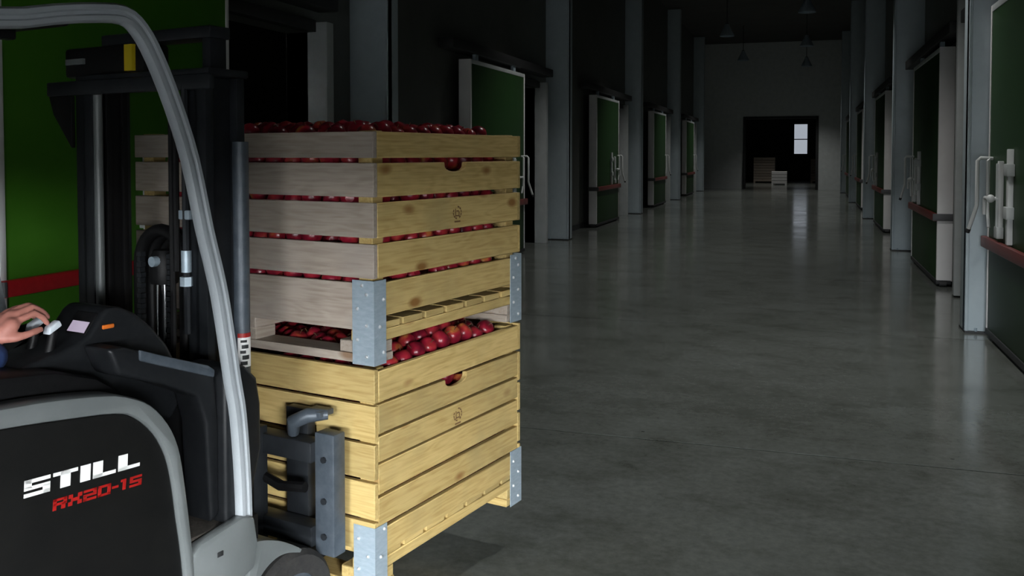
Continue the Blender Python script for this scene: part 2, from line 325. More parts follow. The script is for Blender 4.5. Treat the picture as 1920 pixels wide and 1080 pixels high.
# ------------------------------------------------------------ sliding cold-store doors
def sliding_door(n, y0, ln, side, label, rail='brown_rail', detail=True, flip=False):
    root = link('door_%d' % n, None); tag(root, label, None, 'sliding cold-store doors', 'structure')
    xf = -4.53 if side < 0 else 1.60                      # face towards the corridor
    root.location = (xf, y0, 0)
    s = side; th = .17; H = 3.03                           # local x runs from the face (0) towards the wall (side*th)
    def bx(x0, x1, *a): return (min(s*x0, s*x1), max(s*x0, s*x1)) + a
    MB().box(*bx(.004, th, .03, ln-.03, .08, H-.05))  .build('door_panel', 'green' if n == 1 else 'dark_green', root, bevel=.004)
    MB().box(*bx(-.004, th+.01, -.012, .035, .07, H)).build('end_cap', 'white_door', root, bevel=.006)
    MB().box(*bx(-.004, th+.01, ln-.035, ln+.005, .07, H)).build('end_cap', 'white_door', root, bevel=.006)
    MB().box(*bx(-.002, th, .03, ln-.03, H-.06, H)).build('top_rail', 'frame', root, bevel=.004)
    MB().box(*bx(-.008, th, -.012, ln, .03, .085)).build('bottom_seal', 'dark', root, bevel=.004)
    MB().box(*bx(-.055, -.004, -.03, ln+.02, .83, .93)).build('bumper_rail', rail, root, bevel=.01)
    e = MB().box(*bx(-.058, th+.015, -.034, -.012, .835, .925)).build('bumper_bracket', 'grey_rail', root, bevel=.004)
    # overhead track with hangers
    MB().box(*bx(.02, th+.08, -.6, ln+1.9, H+.10, H+.24)).build('overhead_track', 'dark', root, bevel=.008)
    for yy in (.4, ln-.4): MB().box(*bx(.05, .1, yy-.06, yy+.06, H-.02, H+.12)).build('hanger', 'galv', root)
    # floor rollers
    for yy in (.05, ln-.05):
        MB().cyl((s*.03, yy-.07, .035), (s*.11, yy-.07, .035), .033, 12).build('floor_roller', 'dark', root, smooth=True)
    # bent grab bar and lock near the far end
    hy = ln - .16
    def grab(hy, x):
        pts = [(-s*.0, hy-.03, 1.64), (s*-.10, hy-.03, 1.645), (s*-.125, hy-.03, 1.62), (s*-.125, hy-.03, 1.22), (s*-.145, hy+.01, 1.12), (s*-.175, hy+.05, 1.0)]
        g = MB().tube(pts, .017, 10).build('grab_bar', 'handle', root, smooth=True)
        MB().cyl((s*-.175, hy+.05, 1.0), (s*-.185, hy+.062, .965), .019, 10).build('rubber_tip', 'dark', g)
    grab(hy, 0)
    MB().tube([(s*-.02, hy-.03, 1.645), (s*-.045, hy-.05, 1.62), (s*-.045, hy-.06, 1.24), (s*-.045, hy-.09, 1.14), (s*-.045, hy-.14, 1.03)], .014, 8).build('inner_grab_bar', 'handle', root, smooth=True)
    if detail:
        ly = ln - .62
        lo = MB().box(*bx(-.035, .004, ly-.035, ly+.035, .97, 1.62)).build('lock_plate', 'handle', root, bevel=.006)
        MB().box(*bx(-.05, -.03, ly-.014, ly+.014, 1.0, 1.60)).build('lock_rod', 'frame', lo, bevel=.004)
        lv = MB().tube([(s*-.03, ly, 1.30), (s*-.09, ly, 1.30), (s*-.10, ly+.02, 1.30), (s*-.10, ly+.19, 1.30), (s*-.10, ly+.21, 1.27), (s*-.10, ly+.21, 1.15)], .016, 10).build('lock_lever', 'handle', root, smooth=True)
        MB().sphere((s*-.09, ly, 1.30), .035).build('lever_boss', 'handle', lv, smooth=True)
        for kk, (zz0, zz1) in enumerate(((.94, 1.72),)):
            MB().box(*bx(-.04, .004, ly-.42, ly-.36, zz0, zz1)).build('guide_bar', 'handle', root, bevel=.006)
        for zz in (1.2, 1.55): MB().box(*bx(-.055, .004, ly-.46, ly-.32, zz-.05, zz+.05)).build('guide_clamp', 'frame', root, bevel=.006)
        MB().box(*bx(-.05, .004, ly-.06, ly+.06, .96, 1.06)).build('lock_box', 'frame', root, bevel=.006)
    return root
lab = ['bright green sliding door with a red bumper rail behind the forklift', 'dark green sliding door on the left wall just beyond the crates, white edge facing the camera',
       'dark green sliding door in the third bay of the left wall', 'dark green sliding door in the fourth bay of the left wall', 'farthest dark green sliding door on the left wall']
for k, dy in enumerate(door_y):
    ln = 2.5 if k == 0 else 2.6
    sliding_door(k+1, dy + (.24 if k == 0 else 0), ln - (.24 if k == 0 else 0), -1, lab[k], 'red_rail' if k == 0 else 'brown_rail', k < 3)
labr = ['large dark green sliding door with a red bumper rail at the right edge of the frame', 'dark green sliding door on the right wall with a broad white edge facing the camera',
        'dark green sliding door in the third bay of the right wall', 'dark green sliding door in the fourth bay of the right wall', 'farthest dark green sliding door on the right wall']
for k, (dy, ln) in enumerate([(4.9, 4.38), (12.62, 2.9), (20.9, 2.9), (29.1, 2.9), (37.3, 2.9)]):
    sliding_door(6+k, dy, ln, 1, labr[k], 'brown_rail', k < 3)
# door jambs (far reveal of each doorway on the left wall) and jamb trims on the right
for k, dy in enumerate(door_y):
    yb = dy + 4.3
    j = struct('trim_%d' % (k+2), MB().box(XL-T, XL+.22, yb, yb+.14, 0, OH+.1), 'frame', 'pale grey jamb at the far side of the left doorway, bay %d' % (k+1), bevel=.006)
    MB().box(XL-.02, XL+.10, dy+1.2, yb, OH, OH+.12).build('lintel', 'dark', j, bevel=.006)
    MB().box(XL-T, XL+.04, dy+1.2, dy+1.3, 0, OH).build('near_jamb', 'frame', j, bevel=.006)
for k, yy in enumerate([11.7, 19.9, 28.1, 36.3]):
    struct('trim_%d' % (k+7), MB().box(XR-.25, XR, yy, yy+.12, .02, HC-.5), 'frame', 'slim pale strip on the right wall between column and door, bay %d' % (k+1), bevel=.006)
for nme, x0, x1 in (('baseboard_left', XL, XL+.03), ('baseboard_right', XR-.03, XR)):
    mb = MB()
    if 'left' in nme:
        y = REAR_Y
        for dy in door_y: mb.box(x0, x1, y, dy+1.2, 0, .12); y = dy+4.44
        mb.box(x0, x1, y, YE, 0, .12)
    else: mb.box(x0, x1, SIDE1, YE, 0, .12)
    struct(nme, mb, 'dark', 'dark skirting along the %s wall' % nme[10:])
d1 = bpy.data.objects['door_1']
stk = MB().box(-.12, -.02, -.020, -.013, .98, 1.16).build('warning_sticker', 'yellow', d1)
for q in range(5): MB().prism([(-.12, .985+q*.034), (-.02, 1.005+q*.034), (-.02, 1.02+q*.034), (-.12, 1.0+q*.034)], -.021, -.0195).build('black_stripe', 'dark', stk)
# high-bay lamps throwing their light straight down
LAMP_W = 420
def lamp(x, y, label):
    t = thing('ceiling_lamp', label, 'lamp', (x, y, 5.55), 0, 'ceiling lamps')
    n = 24; pr = [(.235, 0), (.232, .04), (.15, .20), (.085, .34), (.07, .40), (.06, .40), (.075, .34), (.14, .20), (.222, .04), (.225, 0)]
    vs_ = [(r_*math.cos(2*math.pi*i/n), r_*math.sin(2*math.pi*i/n), z_) for i in range(n) for r_, z_ in pr]; k = len(pr)
    fs_ = [(i*k+j, i*k+(j+1) % k, ((i+1) % n)*k+(j+1) % k, ((i+1) % n)*k+j) for i in range(n) for j in range(k)]
    MB().add(vs_, fs_).build('lamp_shade', 'galv', t, smooth=True)
    MB().cyl((0,0,.40), (0,0,HC-5.55), .012, 8).build('hanging_rod', 'dark', t)
    MB().cyl((0,0,.30), (0,0,.42), .06, 12).build('lamp_socket', 'dark', t)
    l = bpy.data.lights.new('lamp_light', 'SPOT'); l.energy = LAMP_W; l.spot_size = R(100); l.spot_blend = 1.0; l.shadow_soft_size = .12; l.color = (1, .99, .95)
    o = link('lamp_light', l, t); o.location = (0, 0, .02)
rowl = ['first', 'second', 'third', 'fourth', 'fifth', 'sixth', 'seventh', 'eighth', 'ninth', 'tenth']
for k in range(4): lamp(-2.5, 14.4 + 8.2*k, 'bell-shaped high-bay lamp of the left row, %s from the crates' % rowl[k])
for k, y in enumerate([5.9, 9.9, 18.1, 26.3, 34.5, 42.4]): lamp(.0 if k else .3, y, 'bell-shaped high-bay lamp of the right row, %s from the camera' % rowl[k])  # nearest lamp added for the near floor, farthest for the end wall
lamp(-1.6, 51.0, 'dim bell-shaped lamp hanging in the hall beyond the far doorway')  # lamp added to brighten the pale box in the hall
# dim crates and things in the far hall
for k, (x, y, w, h, m, l) in enumerate([(-1.35, 52, .8, .75, 'white_door', 'small pale box on the floor of the far hall'), (-2.3, 56, 1.2, 1.5, 'wood_grey', 'dim stacked wooden bin on the left of the far hall'), (.9, 57, 1.2, 1.4, 'wood_grey', 'dim wooden bin on the right of the far hall')]):
    t = thing('storage_bin', l, 'bin', (x, y, 0))
    n = max(3, int(h/.16)); 
    for q in range(n): MB().box(-w/2, w/2, -w/2, w/2, .08+q*(h-.08)/n, .08+(q+1)*(h-.08)/n-.02).build('slat_ring', m, t)
    for sx in (-1, 1):
        for sy in (-1, 1): MB().box(min(sx*w/2, sx*(w/2-.1)), max(sx*w/2, sx*(w/2-.1)), min(sy*w/2, sy*(w/2-.1)), max(sy*w/2, sy*(w/2-.1)), 0, .08).build('foot', m, t)

# ------------------------------------------------------------ forklift frame of reference
O = Vector((-1.3694, 2.7422, 0)); HEAD = R(78)
Mloc = Matrix.Translation(O) @ Matrix.Rotation(HEAD, 4, 'Z')
def wp(u, v, z): return Mloc @ Vector((u, v, z))

# ------------------------------------------------------------ crates
LU, LV, TS = 1.0, 1.2, .022
slat_cache = {}
def slat_mesh(L, h, m, notch=None):
    key = (round(L, 3), round(h, 3), m, notch)
    if key not in slat_cache:
        if notch:
            c, w, d = notch
            poly = [(-L/2, -h/2), (L/2, -h/2), (L/2, h/2), (c+w/2, h/2)] + [(c + w/2*math.cos(a)*(1 if abs(math.cos(a)) < .99 else 1), h/2 - d*math.sin(a)**.6) for a in [math.pi*i/10 for i in range(1, 10)]] + [(c-w/2, h/2), (-L/2, h/2)]
            slat_cache[key] = MB().prism(poly, -TS/2, TS/2).mesh('slat', m, bevel=.0022, seg=1)
        else: slat_cache[key] = MB().box(-L/2, L/2, -TS/2, TS/2, -h/2, h/2).mesh('slat', m, bevel=.0025, seg=1)
    return slat_cache[key]
def stamp(slat, x, y, z):
    mb = MB()
    for k in range(12):
        if k in (3, 4, 9): continue
        a = 2*math.pi*k/12; b = a + .4
        p = [(x+.030*math.cos(a), z+.026*math.sin(a)), (x+.030*math.cos(b), z+.026*math.sin(b)), (x+.024*math.cos(b), z+.020*math.sin(b)), (x+.024*math.cos(a), z+.020*math.sin(a))]
        mb.prism(p, y-.0006, y)
    for dx, dz, w, h in ((-.012, 0, .005, .03), (.002, .006, .016, .005), (.012, -.006, .005, .022), (-.002, -.012, .02, .005), (0, -.034, .04, .006)):
        mb.box(x+dx-w/2, x+dx+w/2, y-.0006, y, z+dz-h/2, z+dz+h/2)
    mb.build('stamp', 'stamp', slat)
# corner angle bracket
bracket_me = MB().prism([(0,0), (.066,0), (.066,.003), (.003,.003), (.003,.093), (0,.093)], 0, 1, 'z').mesh('corner_bracket', 'galv')
rivet_me = MB().sphere((0,0,0), .0065, n=8, m=4).mesh('rivet', 'rivet', smooth=True)
def crate(label, z0, right_gaps, left_gaps, left_mat, notch_i, bracket_top, stamp_i):
    t = thing('wooden_crate', label, 'crate', wp(0, 0, z0), HEAD, 'slatted apple crates on the forks')
    zf = .135                                     # underside of the side slats above the feet
    # right face and its opposite (along u)
    for v, inv in ((TS/2, 0), (LV-TS/2, 1)):
        for i, (a, b) in enumerate(right_gaps):
            h = b-a
            nt = (0.0, .15, .036) if (i == notch_i and not inv) else None
            L = LU-2*TS - .002
            s = link('slat', slat_mesh(L, h, 'wood', nt), t, (LU/2 + random.uniform(-.001, .001), v + random.uniform(-.0015, .0015), (a+b)/2), (random.uniform(-.012, .012), random.uniform(-.0015, .0015), 0))
            if i == stamp_i and not inv: stamp(s, .01, -TS/2, .0)
    for u, inv in ((TS/2, 0), (LU-TS/2, 1)):
        for i, (a, b) in enumerate(left_gaps):
            s = link('slat', slat_mesh(LV, b-a, left_mat if not inv else 'wood'), t, (u + random.uniform(-.0015, .0015), LV/2, (a+b)/2), (0, random.uniform(-.0015, .0015), R(90)))
    top = max(b for a, b in right_gaps)
    post = MB().box(-.03, .03, -.03, .03, zf+.03, top+.004).mesh('corner_post', 'wood', bevel=.003, seg=1)
    for u in (TS+.031, LU-TS-.031):
        for v in (TS+.031, LV-TS-.031): link('corner_post', post, t, (u, v, 0))
    # floor planks run along v, their ends show under the slats
    n = 7; w = (LU-2*TS-.004)/n
    pl = MB().box(-(w-.020)/2, (w-.020)/2, -LV/2+.004, LV/2-.004, -.012, .012).mesh('floor_plank', 'wood', bevel=.002, seg=1)
    for k in range(n): link('floor_plank', pl, t, (TS+.002+w*(k+.5), LV/2, .137-.013), (0, 0, 0))
    # bearers along u
    be = [MB().box(-LU/2+.003, LU/2-.003, -.05, .05, -.019, .019).mesh('bearer', q, bevel=.003, seg=1) for q in ('wood', left_mat)]
    for q, v in enumerate((.052, LV/2, LV-.052)): link('bearer', be[min(q, 1)], t, (LU/2, v, .092))
    # foot blocks and skid boards under both fork sides
    bl = MB().box(-.05, .05, -.075, .075, 0, .042).mesh('foot_block', left_mat, bevel=.003, seg=1)
    sk = MB().box(-LV/2+.004, LV/2-.004, -.055, .055, 0, .030).mesh('skid_board', left_mat, bevel=.003, seg=1)
    for u in (.056, LU-.056):
        for v in (.079, LV/2, LV-.079):
            fb = link('foot_block', bl, t, (u, v, .0306))
            if v == LV/2: fb.scale = (1, .66, 1)
        link('skid_board', sk, t, (u, LV/2, 0), (0, 0, R(90)))
    # galvanised corner angles
    for (u, v, rz) in ((0, 0, 0), (LU, 0, 90), (LU, LV, 180), (0, LV, 270)):
        b = link('corner_bracket', bracket_me, t); b.scale = (1, 1, bracket_top+.004); b.rotation_euler = (0, 0, R(rz))
        off = Matrix.Rotation(R(rz), 3, 'Z') @ Vector((-.0035, -.0035, 0)); b.location = (u+off.x, v+off.y, -.004)
        if rz in (90, 270):  # wide leg always on the fork side: mirror
            b.scale = (1, 1, bracket_top+.004)
        for q, (pu, pv) in enumerate(((0, .03), (0, .07), (0, .03), (0, .07), (0, .03), (0, .05), (.05, 0), (.03, 0), (.05, 0))):
            zz = [.03, .085, .135, .19, .24, .27, .04, .13, .22][q]
            if zz > bracket_top: continue
            r = link('rivet', rivet_me, b); r.location = (pu-.001 if pu == 0 else pu, pv-.001 if pv == 0 else pv, zz/(bracket_top+.004)); r.scale = (1, 1, 1/(bracket_top+.004))
    return t
Z1, Z2 = .185, .972
rel = lambda L, z: [(a-z, b-z) for a, b in L]
crate('yellow pine slatted crate underneath, resting on the forks', Z1,
      rel([(.841, .947), (.732, .831), (.636, .722), (.524, .626), (.414, .511), (.316, .402)], Z1),
      rel([(.841, .955), (.708, .830), (.578, .697), (.443, .566), (.330, .431)], Z1), 'wood', 1, .232, 2)
crate('slatted crate with a weathered grey fork side, stacked on the other crate', Z2,
      rel([(1.667, 1.756), (1.535, 1.650), (1.398, 1.516), (1.262, 1.377), (1.130, 1.243)], Z2),
      rel([(1.667, 1.756), (1.535, 1.650), (1.398, 1.516), (1.262, 1.377), (1.083, 1.243)], Z2), 'wood_grey', 1, .283, 2)

# ------------------------------------------------------------ apples
def apple_data(n, m):
    mb = MB(); vs = []; fs = []
    for i in range(m+1):
        a = math.pi*i/m
        r = .039*(math.sin(a)**.85)*(1.0 + .06*math.cos(a)); z = -.036*math.cos(a)*(1 - .0)
        if i >= m-1: z -= .009*(1 if i == m else .35)
        if i == 0: z += .006
        if i == 0 or i == m: vs.append((0, 0, z))
        else:
            for j in range(n): q = 2*math.pi*j/n; k = 1+.02*math.cos(5*q); vs.append((r*k*math.cos(q), r*k*math.sin(q), z))
    L = len(vs)-1
    for j in range(n): fs.append((0, 1+(j+1) % n, 1+j)); fs.append((L, L-n+j, L-n+(j+1) % n))
    for i in range(m-2):
        for j in range(n): fs.append((1+i*n+j, 1+i*n+(j+1) % n, 1+(i+1)*n+(j+1) % n, 1+(i+1)*n+j))
    return vs, fs
av, af = apple_data(14, 9); amb = MB(); amb.add(av, af); apple_me = amb.mesh('apple', 'apple', smooth=True)
stem_me = MB().tube([(0,0,.024), (.002,0,.036), (.006,0,.046)], [.0018, .0014, .002], 6).mesh('stem', 'stem')
def rot_rand(up=False):
    if up: return (random.uniform(-.9, .9), random.uniform(-.9, .9), random.uniform(0, 6.28))
    return (random.uniform(0, 6.28), random.uniform(0, 6.28), random.uniform(0, 6.28))
def apple(u, v, z, label, group, stem=False, s=1):
    a = link('apple', apple_me, None, wp(u, v, z), rot_rand(stem)); a.scale = (s, s, s); tag(a, label, 'apple', group)
    if stem: link('stem', stem_me, a)
    return a
# heap on the lower crate, seen in the gap below the upper one
ORD = ['first', 'second', 'third', 'fourth', 'fifth', 'sixth', 'seventh', 'eighth', 'ninth', 'tenth', 'eleventh', 'twelfth', 'thirteenth', 'fourteenth', 'fifteenth', 'sixteenth']
def heap(zb, u0, u1, v0, v1, dz, lab_, grp, vmax):
    pit = .0815; rest = []
    nu = int((u1-u0)/pit); nv = int((v1-v0)/(pit*.87))
    for j in range(nv):
        for i in range(nu):
            u = u0 + .039 + i*pit + (pit/2 if j % 2 else 0) + random.uniform(-.0015, .0015); v = v0 + .04 + j*pit*.87 + random.uniform(-.0015, .0015)
            if u > u1-.036 or v > v1-.036: continue
            z = zb + dz(u, v) + random.uniform(-.008, .008)
            if v < vmax or u < u0+.1: apple(u, v, z, lab_ % (ORD[j], ORD[i]), grp, True, random.uniform(.94, 1.0))
            else: rest.append((u, v, z))
    return rest
rest = []
LAP = 'red apple heaped between the crates, %s row from the right slats, %s from the forklift'
def dz1(u, v): return .030*min(1, v/.10)*(1 if u > .1 else .2) + .012*math.sin(9*u+3)*math.sin(8*v+1)
rest += heap(.935, .125, .875, .026, 1.17, dz1, LAP, 'apples heaped on the lower crate', .62)
for q, (u, v) in enumerate(((.075, .13), (.075, .21), (.075, .29), (.075, .37), (.075, .45), (.92, .13), (.92, .21))):
    apple(u, v, .918, ('apple low behind the fork-side top slat of the lower crate, %s from near corner' % ORD[q]) if q < 5 else 'red apple in the far right corner of the lower crate, %s from the slats' % ORD[q-5], 'apples heaped on the lower crate', True)
LTOP = 'dark red apple above upper crate rim, %s row from the right, %s from forklift'
rest += heap(1.742, .09, .93, .09, 1.13, lambda u, v: .022*min(1, min(u, v)/.2), LTOP, 'apples heaped on the upper crate', .17)
# apples pressed against the slat gaps
for g, zg in enumerate((1.659, 1.526, 1.388, 1.251)):
    u = .126; k = 0
    while u < .875:
        if random.random() < .88:
            apple(u, TS+.0405+random.uniform(0, .006), zg+random.uniform(-.02, .012), 'apple behind %s slat gap, right side of upper crate, %s from near corner' % (ORD[g], ORD[k]), 'apples behind the right slats of the upper crate', False, random.uniform(.94, 1.0)); k += 1
        u += random.uniform(.081, .092)
    v = .150; k = 0
    while v < 1.07:
        if random.random() < .85:
            apple(TS+.0405+random.uniform(0, .006), v, zg+random.uniform(-.02, .012), 'apple behind the %s gap of the grey fork side, %s from the near corner' % (ORD[g], ORD[k]), 'apples behind the fork-side slats of the upper crate', False, random.uniform(.94, 1.0)); k += 1
        v += random.uniform(.081, .092)
apple(.51, TS+.042, .835-.012, 'single red apple filling the hand hole of the lower crate', None, False)
# the rest, never seen singly, as one mass
sm = MB(); cv, cf = apple_data(8, 6)
def fill(z0, z1, u0, u1, v0, v1):
    z = z0; k = 0
    while z < z1:
        u = u0 + (.02 if k % 2 else 0)
        while u < u1:
            v = v0 + (.02 if k % 2 else 0)
            while v < v1:
                if u < u0+.16 or v < v0+.16 or z > z1-.08: rest.append((u, v, z))
                v += .079
            u += .079
        z += .069; k += 1
fill(.365, .86, .065, .94, .065, 1.14)
fill(1.165, 1.66, .15, .94, .15, 1.14)
rest = [p for p in rest if (p[0]-.51)**2 + (p[1]-.064)**2 + (p[2]-.823)**2 > .082**2]
for (u, v, z) in rest:
    rm = Matrix.Rotation(random.uniform(0, 6.28), 3, 'X') @ Matrix.Rotation(random.uniform(0, 6.28), 3, 'Y')
    p = wp(u, v, z); sm.add([p + rm @ Vector(q) for q in cv], cf)
st = sm.build('apple_fill', 'apple', None, smooth=True); tag(st, 'mass of red apples filling both crates behind the slats', 'apples', None, 'stuff')

# ------------------------------------------------------------ forklift
FK = thing('forklift', 'black and silver counterbalance forklift carrying the two stacked crates', 'forklift', O, HEAD)
V0, VC, V1 = .10, .69, 1.28
outer = [(-1.50,1.128), (-1.211,1.109), (-1.087,1.099), (-.949,1.079), (-.877,1.057), (-.814,1.021), (-.762,.961), (-.728,.889), (-.71,.798), (-.694,.677), (-.681,.556), (-.668,.40)]
inner = [(-1.50,1.082), (-1.212,1.06), (-1.06,1.043), (-.919,1.023), (-.858,.997), (-.802,.942), (-.764,.871), (-.744,.786), (-.731,.69), (-.714,.568), (-.700,.40)]
def both(fn):          # right side at V0, left side mirrored at V1
    fn(V0, 1); fn(V1, -1)
def side_frame(v, s):
    rear_o = [(-2.02, .42), (-2.05, .8), (-2.0, 1.02), (-1.86, 1.11)]; rear_i = [(-1.96, .42), (-1.99, .8), (-1.94, .99), (-1.84, 1.065)]
    o = rear_o + spline(outer, 3); i = rear_i + spline(inner, 3)
    mb = MB(); n = min(len(o), len(i))
    poly = o + i[::-1]
    mb.prism(poly, v - s*.012, v + s*.075).build('side_frame', 'silver', FK, bevel=.012)
    p2 = [(x, z) for x, z in i]; pp = MB().prism(p2, v, v + s*.05).build('side_cover', 'panel_black', FK, bevel=.01)
    return pp
cover = side_frame(V0, 1); side_frame(V1, -1)
# block lettering on the right side cover, slanted strokes
def letters(mb, word, u0, z0, w, h, t, gap, sl, y0, y1, lean=.35):
    x = u0
    for ch in word:
        R_ = {'S': [(0,0,1,t), (0,.5-t/2,1,.5+t/2), (0,1-t,1,1), (0,.5,.28,1), (.72,0,1,.5)], 'T': [(0,1-t,1,1), (.30,0,.70,1)], 'I': [(0,0,1,1)], 'L': [(0,0,.42,1), (0,0,1,t)],
              'R': [(0,0,.25,1), (0,1-t,1,1), (.75,.5,1,1), (0,.5-t/2,1,.5+t/2), (.62,0,.9,.5)], 'X': [(0,.65,.3,1), (.7,.65,1,1), (.2,.35,.8,.65), (0,0,.3,.35), (.7,0,1,.35)],
              '2': [(0,0,1,t), (0,.5-t/2,1,.5+t/2), (0,1-t,1,1), (.75,.5,1,1), (0,0,.25,.5)], '0': [(0,0,.25,1), (.75,0,1,1), (0,0,1,t), (0,1-t,1,1)],
              '-': [(0,.5-t/2,1,.5+t/2)], '1': [(.35,0,.7,1), (.1,1-t,.5,1)], '5': [(0,0,1,t), (0,.5-t/2,1,.5+t/2), (0,1-t,1,1), (0,.5,.25,1), (.75,0,1,.5)]}[ch]
        cw = w*{'I': .42, '-': .5, '1': .7}.get(ch, 1)
        for a, b, c, d in R_:
            q = [(x + a*cw + b*h*lean, z0 + b*h), (x + c*cw + b*h*lean, z0 + b*h), (x + c*cw + d*h*lean, z0 + d*h), (x + a*cw + d*h*lean, z0 + d*h)]
            q = [(p, z + (p-u0)*sl) for p, z in q]
            mb.prism(q, y0, y1)
        x += cw + gap
    return x
mb = MB(); letters(mb, 'STILL', -1.160, .886, .064, .040, .22, .0075, -.055, V0-.0015, V0+.004, .06)
mb.build('white_lettering', 'white_decal', cover)
mb = MB(); letters(mb, 'RX20-15', -1.090, .832, .0355, .027, .22, .0045, -.055, V0-.0015, V0+.004, .10)
mb.build('red_lettering', 'red_decal', cover)
# hood (seat base) above the frame, rounded towards the footwell
hood = [(-1.95, .95), (-1.95, 1.13), (-1.5, 1.168), (-1.15, 1.156), (-1.015, 1.140), (-.90, 1.100), (-.83, 1.05), (-.775, .96), (-.745, .80), (-.74, .5), (-1.2, .45), (-1.9, .45)]
MB().prism(hood, V0+.085, V0+.26).build('hood_side', 'black', FK, bevel=.02)
MB().prism(hood, V1-.26, V1-.085).build('hood_side', 'black', FK, bevel=.02)
MB().prism([(u, z-.07 if z > .9 else z) for u, z in hood], V0+.255, V1-.255).build('battery_hood', 'black', FK, bevel=.02)
MB().prism([(-2.35, .3), (-2.35, .9), (-2.2, 1.15), (-1.96, 1.15), (-1.96, .3)], V0+.03, V1-.03).build('counterweight', 'silver', FK, bevel=.04)
# chassis tub, floor mat, sill
MB().box(-1.95, -.74, V0+.08, V1-.08, .16, .47).build('chassis', 'black', FK, bevel=.01)
MB().box(-.74, -.40, V0+.03, V1-.03, .20, .585).build('floor_tub', 'black', FK, bevel=.008)
MB().box(-.735, -.49, V0+.035, V1-.035, .585, .597).build('floor_mat', 'mat', FK, bevel=.004)
sill = [(-.70, .42), (-.683, .572), (-.655, .590), (-.50, .612), (-.455, .60), (-.442, .52), (-.455, .445), (-.52, .425)]
MB().prism(sill, V0-.010, V0+.032).build('step_sill', 'silver', FK, bevel=.01)
MB().prism(sill, V1-.032, V1+.010).build('step_sill', 'silver', FK, bevel=.01)
MB().box(-.600, -.578, V0-.012, V0-.004, .530, .545).build('keyhole', 'dark', FK, bevel=.002)
# front cowl and dashboard
cowl = [(-.53, .5), (-.53, 1.03), (-.515, 1.05), (-.45, 1.05), (-.40, 1.0), (-.385, .92), (-.385, .78), (-.42, .66), (-.45, .5)]
MB().prism(cowl, V0+.03, V0+.22).build('front_cowl', 'console', FK, bevel=.035, seg=4)
MB().prism(cowl, V1-.22, V1-.03).build('front_cowl', 'console', FK, bevel=.035, seg=4)
MB().prism([(-.53, .5), (-.53, .92), (-.50, .96), (-.43, .96), (-.42, .5)], V0+.2, V1-.2).build('dashboard_wall', 'black', FK, bevel=.01)
dash = [(-.89, 1.175), (-.84, 1.172), (-.73, 1.126), (-.57, 1.066), (-.54, 1.048), (-.525, .88), (-.525, .62), (-.56, .60), (-.575, .9), (-.60, .985), (-.72, 1.045), (-.86, 1.10)]
dsh = MB().prism(dash, V0+.058, V0+.17).build('dash_console', 'console', FK, bevel=.012, seg=3)
MB().prism([(-.80, 1.158), (-.73, 1.130), (-.57, 1.070), (-.545, 1.052), (-.548, 1.03), (-.575, 1.04), (-.73, 1.10), (-.80, 1.128)], V0+.05, V0+.062).build('dash_edge_trim', 'mast_worn', FK, bevel=.005)
# armrest control console
cons = [(-1.22, 1.06), (-1.22, 1.13), (-1.05, 1.145), (-.95, 1.165), (-.895, 1.18), (-.862, 1.195), (-.822, 1.247), (-.80, 1.262), (-.76, 1.256), (-.715, 1.232), (-.66, 1.185), (-.61, 1.125), (-.57, 1.05), (-.56, .95), (-.60, .90), (-.70, .95), (-.9, 1.02)]
arm = MB().prism(cons, .275, .455).build('control_console', 'console', FK, bevel=.012, seg=3)
sc = MB().add([(-.862, .300, 1.200), (-.862, .372, 1.200), (-.829, .372, 1.243), (-.829, .300, 1.243), (-.858, .300, 1.195), (-.858, .372, 1.195), (-.825, .372, 1.239), (-.825, .300, 1.239)],
              [(0,1,2,3), (4,7,6,5), (0,4,5,1), (1,5,6,2), (2,6,7,3), (3,7,4,0)]).build('display_screen', 'screen', arm)
MB().add([(-.868, .292, 1.189), (-.868, .380, 1.189), (-.826, .380, 1.249), (-.826, .292, 1.249), (-.85, .292, 1.18), (-.85, .380, 1.18), (-.81, .380, 1.24), (-.81, .292, 1.24)],
              [(0,1,2,3), (4,7,6,5), (0,4,5,1), (1,5,6,2), (2,6,7,3), (3,7,4,0)]).build('display_bezel', 'black', arm, bevel=.003)
MB().box(-.825, -.790, .268, .276, 1.205, 1.217).build('warning_light', 'orange', arm, bevel=.003)
for v in (.322, .40):
    MB().tube([(-.95, v, 1.15), (-.94, v, 1.19), (-.935, v, 1.215)], [.014, .012, .012], 10).build('lever_stem', 'black', arm, smooth=True)
    MB().add([(-.955, v-.017, 1.208), (-.955, v+.017, 1.208), (-.918, v+.017, 1.228), (-.918, v-.017, 1.228), (-.951, v-.013, 1.228), (-.951, v+.013, 1.228), (-.923, v+.013, 1.243), (-.923, v-.013, 1.243)],
             [(0,3,2,1), (4,5,6,7), (0,1,5,4), (1,2,6,5), (2,3,7,6), (3,0,4,7)]).build('lever_knob', 'knob', arm, bevel=.004)
# steering wheel on its column
sw = MB().tube([(-.74+.16*math.cos(a)*.9, .86+.16*math.sin(a), 1.055+.16*math.cos(a)*.42) for a in [2*math.pi*k/28 for k in range(28)]], .014, 10, True).build('steering_wheel', 'black', FK, smooth=True)
MB().tube([(-.74-.14, .86, .995), (-.74, .86, 1.045), (-.74+.14, .86, 1.115)], .012, 8).tube([(-.74, .72, 1.05), (-.74, .86, 1.045), (-.74, 1.0, 1.05)], .012, 8).sphere((-.74, .86, 1.045), .04, .04, .025).build('spokes', 'black', sw, smooth=True)
MB().tube([(-.735, .86, 1.04), (-.62, .86, .80), (-.56, .86, .62)], .03, 10).build('steering_column', 'black', FK, smooth=True)
